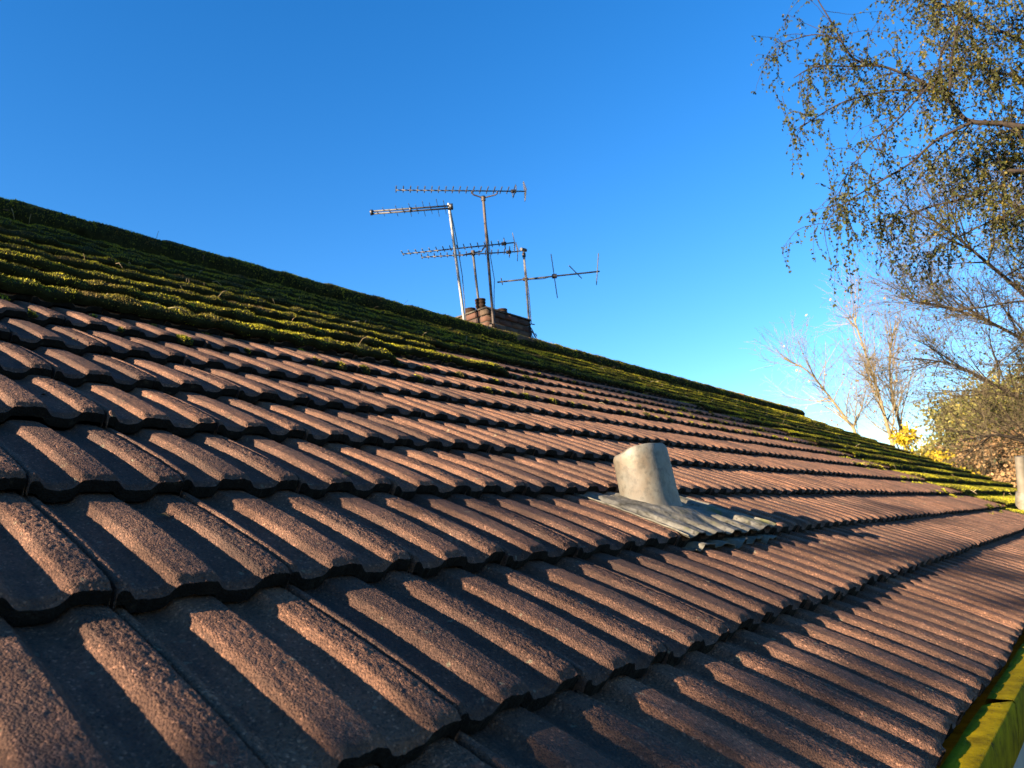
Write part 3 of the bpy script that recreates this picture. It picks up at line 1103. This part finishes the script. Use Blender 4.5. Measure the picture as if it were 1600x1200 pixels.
part('cable', M['dark'], A1, lambda m: m.tube(cab, 0.0045, 6))

# bright mast with a log-periodic aerial
YB = 5.02
b0, t0 = onY(726, 506, YB), onY(701, 318, YB)
A2 = tag(empty('television_aerial', b0), 'log-periodic aerial with twin boom on the bright galvanised mast, leftmost aerial', 'aerial', 'aerials on the chimney')
part('mast', M['bright'], A2, lambda m: m.tube([b0 - (t0 - b0) * .15, t0], 0.0165, 10), True)
zb = t0[2] - 0.05
tip, end = onZ(580, 332, zb), onZ(705, 323, zb)
ax = (end - tip) / np.linalg.norm(end - tip)
Lb = np.linalg.norm(end - tip)
e = np.cross(ax, (0, 0, 1.0))
e /= np.linalg.norm(e)
part('boom', M['alu'], A2, lambda m: m.tube([tip + (0, 0, .014), end + (0, 0, .014)], 0.011, 4))
part('boom', M['alu'], A2, lambda m: m.tube([tip - (0, 0, .018), end - (0, 0, .018)], 0.011, 4))
part('end_cap', M['dark'], A2, lambda m: m.tube([tip - ax * .01, tip + ax * .02], 0.036, 4))
part('end_cap', M['dark'], A2, lambda m: m.tube([end - ax * .02, end + ax * .02], 0.040, 4))
part('spacer', M['dark'], A2, lambda m: m.tube([tip + ax * Lb * .48, tip + ax * (Lb * .48 + .02)], 0.034, 4))
for q in range(11):
    t = 0.08 + 0.84 * (q / 10) ** 1.05
    h = 0.05 + 0.17 * t
    c = tip + ax * Lb * t
    sg = 1 if q % 2 else -1
    part('element', M['alu'], A2, lambda m: rod(m, c + (0, 0, .014), c + (0, 0, .014) + e * h * sg, 0.0032))
    part('element', M['alu'], A2, lambda m: rod(m, c - (0, 0, .018), c - (0, 0, .018) - e * h * sg, 0.0032))
part('cable', M['dark'], A2, lambda m: m.tube([t0 + (0.03, 0, -.1), t0 + (b0 - t0) * .3 + (0.055, 0, 0), t0 + (b0 - t0) * .6 + (0.07, 0, 0), b0 + (0.05, 0.02, 0)], 0.005, 6))

# short mast behind with the cranked arm
YC = 5.22
b0, t0 = onY(748, 474, YC), onY(739, 395, YC)
A3 = tag(empty('television_aerial', b0), 'middle television aerial on a cranked arm above the tallest chimney pot', 'aerial', 'aerials on the chimney')
part('mast', M['alu'], A3, lambda m: m.tube([b0 - (t0 - b0) * .3, t0], 0.015, 8), True)
zb = t0[2] + 0.07
tip, end = onZ(629, 397, zb), onZ(804, 379, zb)
ax, e, up = yagi(A3, tip, end, 15, 0.085, M['alu'])
Lb = np.linalg.norm(end - tip)
q1 = tip + ax * Lb * 0.73
part('cranked_arm', M['rust'], A3, lambda m: m.tube([onY(722, 399, YC), t0 + (0, 0, .0), onY(752, 393, YC), q1 - (0, 0, .02), q1], 0.0095, 8), True)
part('clamp', M['rust'], A3, lambda m: m.tube([t0 - (0, 0, .03), t0 + (0, 0, .025)], 0.026, 8))

# right mast with a low aerial and a radio aerial
YD = CY0 + 0.02
b0, t0 = onY(827, 506, YD), onY(818, 391, YD)
A4 = tag(empty('television_aerial', b0), 'lower television aerial clamped to the top of the right-hand mast', 'aerial', 'aerials on the chimney')
part('mast', M['alu'], A4, lambda m: m.tube([b0 - (t0 - b0) * .2, t0], 0.0135, 8), True)
zb = t0[2] - 0.005
tip, end = onZ(659, 402, zb), onZ(809, 393, zb)
yagi(A4, tip, end, 14, 0.085, M['alu'])
part('extension', M['alu'], A4, lambda m: m.tube([end, t0], 0.008, 4))
part('clamp', M['dark'], A4, lambda m: m.tube([t0 + (-.05, 0, .0), t0 + (.05, 0, .012)], 0.022, 6))
part('clamp', M['rust'], A4, lambda m: m.tube([t0 - (0, 0, .09), t0 - (0, 0, .04)], 0.022, 8))
part('cable', M['dark'], A4, lambda m: m.tube([t0 + (-.02, -.02, -.02), t0 + (-.03, -.02, -.10), t0 + (-.014, -.016, -.16), t0 + (b0 - t0) * .6 + (.012, -.02, 0), b0 + (.014, -.02, 0)], 0.006, 6))
zf = onY(821, 436, YD)[2]
tip, end = onZ(777, 441, zf), onZ(937, 424, zf)
A5 = tag(empty('radio_aerial', onY(821, 436, YD)), 'sparse radio aerial with long upright rods pointing right of the chimney', 'aerial', 'aerials on the chimney')
part('boom', M['alu'], A5, lambda m: m.tube([tip, end], 0.0105, 4))
ax = (end - tip) / np.linalg.norm(end - tip)
e = np.cross(ax, (0, 0, 1.0))
e /= np.linalg.norm(e)
for xa, ya, xb, yb, fx in ((861, 397, 871, 466, .56), (935, 396, 932, 445, .985)):
    c = tip + (end - tip) * fx
    dy = c[1]
    part('element', M['alu'], A5, lambda m: rod(m, onY(xa, ya, dy), onY(xb, yb, dy), 0.0062))
c = tip + (end - tip) * .775
part('element', M['alu'], A5, lambda m: rod(m, onY(889, 415, c[1]), onY(909, 435, c[1]), 0.0062))
c = tip + (end - tip) * .045
part('element', M['alu'], A5, lambda m: rod(m, c - e * .08 - (0, 0, .01), c + e * .08 + (0, 0, .02), 0.0055))
c = tip + (end - tip) * .56
part('terminal_box', M['dark'], A5, lambda m: m.tube([c + ax * -.03, c + ax * .03], 0.03, 8))
c = tip + (end - tip) * .275
part('clamp', M['rust'], A5, lambda m: m.tube([c - ax * .03, c + ax * .03], 0.024, 4))
part('feeder_cable', M['dark'], A5, lambda m: m.tube([tip + (end - tip) * .53, tip + (end - tip) * .45 + (0, 0, -.02), tip + (end - tip) * .36 - (0, 0, .012), c - (0, 0, .01)], 0.004, 6))
# ivy scrap hanging off the right corner of the stack
m = MB()
for q in range(9):
    a = np.array([CX1 + .0, CY0 - .01, CZT - .03 - .05 * q * .6])
    pts_ = [a]
    for w_ in range(4):
        pts_.append(pts_[-1] + np.array([rng.uniform(.0, .03), rng.uniform(-.02, .01), rng.uniform(-.05, .015)]))
    m.tube(pts_, 0.007, 5)
tag(m.build('dead_creeper', M['twig']), 'scrap of dead creeper clinging to the right corner of the chimney', 'plant')

# second vent (slim) built now that helpers exist
a = at(1600, 776, 6.6)
tp = at(1593, 713, 6.6)
vp2.location = a
part('pipe', simple('grey_pipe', (0.09, 0.08, 0.06), 0.7, 0, .3, 12), vp2, lambda m: m.tube([a - (tp - a) * .6, a, tp], [0.048, 0.046, 0.038], 16), True)
part('base_collar', M['lead'], vp2, lambda m: m.tube([a - (tp - a) * .75, a - (tp - a) * .02, a + (tp - a) * .12], [0.085, 0.068, 0.058], 16), True)


# ------------------------------------------------------------------ trees
def leaves(mb, P, size, rv, droop=0.3):
    n = len(P)
    if n == 0:
        return
    ax = rng.normal(0, 1, (n, 3))
    ax[:, 2] -= droop * 2
    ax /= np.linalg.norm(ax, axis=1)[:, None]
    sd = np.cross(ax, rng.normal(0, 1, (n, 3)))
    sd /= np.linalg.norm(sd, axis=1)[:, None] + 1e-9
    nr = np.cross(ax, sd)
    L = size * (0.65 + 0.7 * rng.random(n))[:, None]
    v = np.stack([P, P + ax * L * .45 + sd * L * .38 + nr * L * .08, P + ax * L, P + ax * L * .45 - sd * L * .38 + nr * L * .08], 1).reshape(-1, 3)
    mb.add(v, np.arange(4 * n).reshape(-1, 4), rv)


def smooth_path(pts, k=6):
    pts = np.asarray(pts, float)
    n = len(pts)
    t = np.linspace(0, n - 1, (n - 1) * k + 1)
    out = []
    for q in t:
        i = min(int(q), n - 2)
        f = q - i
        p0, p1, p2, p3 = pts[max(i - 1, 0)], pts[i], pts[i + 1], pts[min(i + 2, n - 1)]
        out.append(0.5 * ((2 * p1) + (-p0 + p2) * f + (2 * p0 - 5 * p1 + 4 * p2 - p3) * f * f + (-p0 + 3 * p1 - 3 * p2 + p3) * f ** 3))
    return np.array(out)


def wander(start, direction, length, steps, gravity=0.0, wob=0.25):
    d = np.asarray(direction, float)
    d = d / np.linalg.norm(d)
    p = [np.asarray(start, float)]
    st = length / steps
    for q in range(steps):
        d = d + rng.normal(0, wob, 3) / math.sqrt(steps) * 0.8 + np.array([0, 0, -gravity]) / steps
        d /= np.linalg.norm(d)
        p.append(p[-1] + d * st)
    return np.array(p)


# --- birch hanging over the roof from the right
BD = 10.5
birch = tag(empty('birch_tree', (12.2, -2.2, GZ)), 'drooping birch with small olive leaves hanging in from the right edge', 'tree')
wood, twg, lf = MB(), MB(), MB()
trunk = smooth_path([(12.2, -2.2, GZ), (12.1, -2.1, 0.5), (12.0, -2.0, 3.2), (11.9, -1.9, 5.6), (11.8, -1.9, 8.2), (11.7, -1.8, 10.5)])
wood.tube(trunk, np.linspace(0.17, 0.03, len(trunk)), 10)


def limb(pix, r0, r1, dd=0.0, join=None):
    pts = [at(x, y, BD + dd + 0.25 * q * (1 if len(pix) < 6 else .6)) for q, (x, y) in enumerate(pix)]
    if join is not None:
        pts = [np.array(join)] + pts
    p = smooth_path(pts, 5)
    wood.tube(p, np.linspace(r0, r1, len(p)), 7)
    return p


def trunk_at(z):
    return trunk[np.argmin(np.abs(trunk[:, 2] - z))]


limbs = [
    (limb([(1600, 199), (1567, 193), (1517, 190), (1498, 176), (1471, 146), (1435, 126), (1380, 104), (1336, 104), (1275, 104), (1240, 122)], 0.046, 0.006, -.4, trunk_at(4.6)), 1.0),
    (limb([(1471, 143), (1430, 141), (1388, 142), (1325, 157), (1292, 173), (1250, 200)], 0.022, 0.006, .2), 1.0),
    (limb([(1380, 104), (1336, 93), (1314, 63), (1303, 41), (1278, 0), (1262, -30)], 0.020, 0.006, .5), 0.8),
    (limb([(1314, 63), (1275, 54), (1240, 62), (1215, 72)], 0.012, 0.004, .6), 0.8),
    (limb([(1517, 192), (1462, 220), (1421, 256), (1366, 289), (1308, 327), (1285, 360)], 0.022, 0.005, -.3), 0.8),
    (limb([(1600, 267), (1567, 289), (1512, 308), (1449, 325), (1390, 350)], 0.030, 0.007, -.5, trunk_at(3.6)), 1.0),
    (limb([(1471, 137), (1471, 82), (1501, 27), (1490, -20)], 0.022, 0.010, .3), 1.0),
    (limb([(1484, 140), (1487, 90), (1492, 40), (1470, -20)], 0.018, 0.009, -.3), 1.0),
    (limb([(1640, 90), (1590, 60), (1540, 40), (1480, 10), (1420, -10)], 0.04, 0.008, .8, trunk_at(6.4)), 1.4),
    (limb([(1650, 20), (1600, -20), (1540, -50), (1470, -60), (1400, -40)], 0.04, 0.008, .2, trunk_at(7.2)), 1.4),
    (limb([(1640, 150), (1590, 120), (1545, 110), (1500, 90)], 0.035, 0.008, 1.2, trunk_at(5.5)), 1.6),
    (limb([(1650, 330), (1600, 330), (1550, 345), (1490, 375), (1450, 400)], 0.03, 0.006, .4, trunk_at(3.4)), 0.9),
    (limb([(1660, 230), (1610, 200), (1560, 210), (1520, 240)], 0.03, 0.007, .9, trunk_at(4.9)), 1.5),
    (limb([(1517, 192), (1480, 235), (1440, 275), (1405, 330), (1390, 370)], 0.014, 0.004, .5), 1.0),
    (limb([(1450, 135), (1405, 185), (1360, 225), (1325, 270), (1310, 310)], 0.013, 0.004, -.4), 1.0),
    (limb([(1640, 280), (1600, 250), (1550, 250), (1510, 270)], 0.02, 0.005, 1.4, trunk_at(4.4)), 1.6),
]
for li, (p, dens) in enumerate(limbs):
    seg = np.linalg.norm(np.diff(p, axis=0), axis=1).sum()
    nb = int(seg * 11.0 * dens)
    for q in range(nb):
        t = rng.uniform(0.12, 1.0)
        k = int(t * (len(p) - 1))
        tn = p[min(k + 1, len(p) - 1)] - p[max(k - 1, 0)]
        tn /= np.linalg.norm(tn)
        d0 = tn * rng.uniform(0.1, 0.9) + rng.normal(0, 0.55, 3) + np.array([0, 0, 0.15])
        ln = rng.uniform(0.35, 1.05) * (1.15 - 0.35 * t)
        b = wander(p[k], d0, ln, 7, gravity=rng.uniform(0.5, 1.7), wob=0.35)
        twg.tube(b, np.linspace(0.0060, 0.0022, len(b)), 4, False)
        for w_ in range(int(2 + ln * 6)):
            s0 = b[int(rng.integers(1, len(b)))]
            l2 = rng.uniform(0.12, 0.48)
            c = wander(s0, rng.normal(0, .6, 3) + np.array([0, 0, -0.35]), l2, 5, gravity=1.5, wob=0.3)
            twg.tube(c, np.linspace(0.0028, 0.0013, len(c)), 3, False)
            nl = int(l2 / 0.028) + 1
            tt = rng.random(nl) * (len(c) - 1.001)
            ii = tt.astype(int)
            P_ = c[ii] + (c[ii + 1] - c[ii]) * (tt - ii)[:, None]
            leaves(lf, P_, 0.042, np.clip(rng.normal(0.40 + 0.22 * (P_[:, 1] < 1.2), 0.22, nl), 0, 1), 0.7)
# a few long hanging streamers
for (x, y, ln) in ((1300, 300, 1.55), (1318, 330, 1.4), (1290, 250, 1.2), (1275, 330, .7), (1385, 380, .9), (1345, 330, .8), (1205, 130, 1.2), (1222, 150, .9), (1405, 380, .8), (1260, 150, 1.1), (1312, 340, 1.3), (1330, 360, .9), (1295, 200, .9), (1240, 190, .8), (1360, 300, .9)):
    c = wander(at(x, y, BD + rng.uniform(-.2, .6)), (rng.normal(0, .1), rng.normal(0, .1), -1), ln, 12, 0.6, 0.18)
    twg.tube(c, np.linspace(0.004, 0.0015, len(c)), 4, False)
    nl = int(ln / 0.03)
    tt = rng.random(nl) * (len(c) - 1.001)
    ii = tt.astype(int)
    P_ = c[ii] + (c[ii + 1] - c[ii]) * (tt - ii)[:, None] + rng.normal(0, .02, (nl, 3))
    leaves(lf, P_, 0.05, np.clip(rng.normal(0.4, 0.2, nl), 0, 1), 0.7)
wood.build('trunk', M['bark'], birch, True)
tag(twg.build('twigs', M['twig'], birch), None, None, None, 'stuff')
tag(lf.build('crown', M['birch_leaf'], birch), None, None, None, 'stuff')


def bare_tree(name, label, base, stems, mats, spread, twl, leafmat=None, leafn=0, up=0.5, density=1.0, leaf=0.06):
    root = tag(empty(name, base), label, 'tree')
    wood, tw, lf = MB(), MB(), MB()

    def grow(p, rad, lvl, out):
        seg = np.linalg.norm(np.diff(p, axis=0), axis=1).sum()
        nb = max(2, int(seg * (3.2, 5.0, 6.5)[lvl] * density))
        for q in range(nb):
            t = rng.uniform(0.22 if lvl == 0 else 0.1, 1)
            k = int(t * (len(p) - 1))
            tn = p[min(k + 1, len(p) - 1)] - p[max(k - 1, 0)]
            tn /= np.linalg.norm(tn)
            d0 = tn * 0.9 + rng.normal(0, spread, 3) + np.array([0, 0, up * .3])
            ln = twl[lvl] * rng.uniform(0.5, 1.1) * (1.2 - 0.6 * t)
            b = wander(p[k], d0, ln, 6, gravity=-up * .5 if lvl < 2 else 0.1, wob=0.3)
            r = rad * (0.36, 0.46, 0.5)[lvl] * (1.1 - .6 * t)
            (wood if lvl == 0 else tw).tube(b, np.linspace(max(r, .003), max(r * .3, .0025), len(b)), 5 if lvl == 0 else 3, False)
            if lvl < 2:
                grow(b, r, lvl + 1, out)
            else:
                out.append(b)
    ends = []
    for pts, r0, r1 in stems:
        p = smooth_path(pts, 6)
        wood.tube(p, np.linspace(r0, r1, len(p)), 9, False)
        grow(p, r0, 0, ends)
    if leafn:
        pool = np.concatenate(ends)
        P_ = pool[rng.integers(0, len(pool), leafn)] + rng.normal(0, .05, (leafn, 3))
        leaves(lf, P_, leaf, rng.random(leafn), 0.4)
    wood.build('trunk', mats[0], root, True)
    tag(tw.build('twigs', mats[1], root), None, None, None, 'stuff')
    if leafn:
        tag(lf.build('crown', leafmat, root), None, None, None, 'stuff')
    return root


def col(pix, dep):
    return [at(x, y, dep) for x, y in pix]


# pale bare tree beyond the far gable, two leaning stems
D1 = 21.0
bs = at(1408, 760, D1)
bs[2] = GZ
bare_tree('bare_tree', 'pale bare tree with two leaning sunlit stems beyond the far gable', tuple(bs),
          [([bs] + col([(1400, 720), (1385, 660), (1368, 600), (1350, 545), (1332, 490)], D1), 0.07, 0.016),
           ([bs + (0.1, .3, 0)] + col([(1345, 700), (1322, 655), (1292, 615), (1262, 580), (1225, 560)], D1 + .6), 0.058, 0.012),
           ([bs + (0.1, -.3, 0)] + col([(1412, 690), (1395, 620), (1390, 560), (1400, 500)], D1 + .4), 0.06, 0.015)],
          (M['pale_bark'], M['pale_twig']), 0.58, (1.9, 1.3, 0.8), M['russet_leaf'], 150, 0.6, 0.9, 0.08)
# twiggy tree behind the birch on the right
D2 = 15.0
bs = at(1790, 760, D2)
bs[2] = GZ
bare_tree('bare_tree', 'half-bare twiggy tree with scattered dark leaves behind the birch on the right', tuple(bs),
          [([bs] + col([(1760, 640), (1690, 560), (1610, 470), (1530, 400), (1470, 350)], D2), 0.09, 0.015),
           ([bs + (0, .1, 0)] + col([(1720, 640), (1640, 560), (1560, 510), (1480, 480), (1420, 470)], D2 + .8), 0.065, 0.012),
           ([bs + (0, .2, 0)] + col([(1700, 680), (1630, 640), (1550, 600), (1490, 570), (1430, 560)], D2 + .3), 0.06, 0.012),
           ([bs + (0, .2, 0)] + col([(1700, 720), (1630, 700), (1560, 680), (1500, 690)], D2 - .3), 0.07, 0.012),
           ([bs + (0, .2, 0)] + col([(1740, 560), (1680, 440), (1620, 360), (1560, 300)], D2 + 1), 0.10, 0.015)],
          (M['bark'], M['mid_twig']), 0.50, (1.9, 1.3, 0.8), M['birch_leaf'], 4200, 0.25, 1.15, 0.055)


def leafy(name, label, cat, cx, dep, ztop, rad, mat, n, size, tall=1.0, seed=0, stems=3, group=None):
    """bush or tree: trunk, limbs and leaf clumps through an uneven crown"""
    c = at(cx, 780, dep)
    base = np.array([c[0], c[1], GZ])
    root = tag(empty(name, tuple(base)), label, cat, group)
    wood, lf = MB(), MB()
    hz = (ztop - GZ)
    cl = []
    for q in range(26):
        d = rng.normal(0, 1, 3)
        d /= np.linalg.norm(d)
        r = rng.uniform(0.35, 1.0)
        cl.append((base + np.array([0, 0, GZ * 0 + hz * (0.55 if tall < 1.5 else .5)]) + d * np.array([rad, rad, hz * .45]) * r, rng.uniform(.22, .45) * rad))
    for q in range(stems):
        e_ = cl[q][0]
        p = smooth_path([base + rng.normal(0, .08, 3) * (1, 1, 0), base + (e_ - base) * .4 + rng.normal(0, .15, 3), e_], 4)
        wood.tube(p, np.linspace(0.09, 0.02, len(p)), 7, False)
    per = n // len(cl)
    for cc, rr in cl:
        P_ = cc + rng.normal(0, .55, (per, 3)) * rr * np.array([1, 1, .8])
        leaves(lf, P_, size, np.clip(rng.normal(.5, .25, per) + rng.normal(0, .12), 0, 1), .3)
        p = smooth_path([base + np.array([0, 0, hz * .35]), (base + np.array([0, 0, hz * .35]) + cc) / 2 + rng.normal(0, .1, 3), cc], 3)
        wood.tube(p, np.linspace(0.035, 0.008, len(p)), 5, False)
    wood.build('trunk', M['bark'], root, True)
    tag(lf.build('crown', mat, root), None, None, None, 'stuff')
    return root


leafy('shrub', 'bright yellow autumn shrub just beyond the far end of the roof', 'shrub', 1465, 20, 2.75, 1.05, M['yellow_leaf'], 14000, 0.10)
leafy('golden_tree', 'tall golden-green tree rising behind the bright yellow shrub', 'tree', 1520, 33, 5.0, 2.0, M['golden_leaf'], 20000, 0.14)
leafy('shrub', 'olive green bush beside the bright yellow shrub', 'shrub', 1565, 31, 5.8, 2.2, M['olive_leaf'], 24000, 0.15)
leafy('shrub', 'russet bush low down beside the far vent pipe', 'shrub', 1560, 23, 2.9, 1.8, M['russet_leaf'], 18000, 0.11)
leafy('shrub', 'green and yellow bush at the right edge behind the far vent pipe', 'shrub', 1625, 27, 6.0, 2.2, M['olive_leaf'], 22000, 0.14)
leafy('shrub', 'small dark olive bush at the foot of the pale bare tree', 'shrub', 1425, 31, 3.4, 1.2, M['olive_leaf'], 5000, 0.13)
leafy('green_tree', 'tall dull green tree outside the right edge of the view', 'tree', 1740, 30, 6.0, 2.6, M['olive_leaf'], 9000, 0.17)

# --- trees towards the sun, behind and left of the camera, that shade parts of the roof
EW = np.array([0.0, CA, SA])
EW = EW - SUN * (EW @ SUN)
EW /= np.linalg.norm(EW)
EH = np.cross(SUN, EW)
if EH[2] < 0:
    EH = -EH


def shade_tree(label, T, clumps, seedp, leafsize, mat):
    cs = [rw(u, v, 0) + SUN * T for (u, v, *_r) in clumps]
    mid = np.mean(cs, axis=0)
    base = np.array([mid[0] - .6, mid[1] + seedp, GZ])
    root = tag(empty('garden_tree', tuple(base)), label, 'tree')
    wood, lf = MB(), MB()
    tr = smooth_path([base, base + (mid - base) * .45 + (0, 0, .3), mid + (-.3, seedp * .3, .2)], 6)
    wood.tube(tr, np.linspace(.16, .04, len(tr)), 9)
    for c, (u, v, rwid, rhei, n) in zip(cs, clumps):
        k = rng.normal(0, .5, (n, 3))
        P_ = c + EW * (k[:, :1] * rwid) + EH * (k[:, 1:2] * rhei) + SUN * (k[:, 2:] * .8)
        leaves(lf, P_, leafsize, rng.random(n), .4)
        j0 = tr[int(len(tr) * .6)]
        p = smooth_path([j0, (j0 + c) / 2 + (0, 0, .15), c], 5)
        wood.tube(p, np.linspace(.035, .008, len(p)), 5, False)
    wood.build('trunk', M['bark'], root, True)
    tag(lf.build('crown', mat, root), None, None, None, 'stuff')


# clumps: roof point the clump shades, half-widths across and up, leaf count
shade_tree('leafy garden tree behind the camera shading the mossy upper roof', 15.0,
           [(1.0, 4.3, .55, .35, 1500), (3.0, 4.2, .7, .35, 1500), (5.0, 3.3, .7, .30, 900), (3.0, 5.2, .8, .4, 1600), (0, 5.2, .9, .5, 2000), (7, 2.9, .6, .25, 500), (6, 4.4, .5, .3, 500), (-2, 4.6, .7, .5, 1400), (-2, 5.6, .7, .6, 1400), (9, 3.0, .8, .3, 1000), (11, 2.0, .8, .3, 1000), (10, 4.2, .8, .3, 900), (12.5, 3.2, .8, .3, 900), (8.3, 1.6, .5, .25, 420), (13, 1.6, .8, .3, 700)], 2.5, .075, M['olive_leaf'])
shade_tree('slender garden tree behind the camera dappling the eaves', 13.0,
           [(-0.40, 0.40, .08, .06, 34), (0.0, 0.27, .06, .05, 34), (0.30, 0.19, .06, .05, 40), (0.55, 0.15, .055, .04, 40), (0.85, 0.10, .05, .03, 34), (1.15, 0.08, .05, .025, 24), (2.7, 0.16, .09, .04, 40), (2.0, 0.44, .05, .025, 26), (2.5, 0.38, .06, .02, 26), (3.2, 0.30, .08, .03, 34), (2.2, 0.06, .05, .03, 22), (3.9, 0.62, .08, .03, 30), (-.6, .2, .12, .1, 60)], -2.0, .06, M['olive_leaf'])
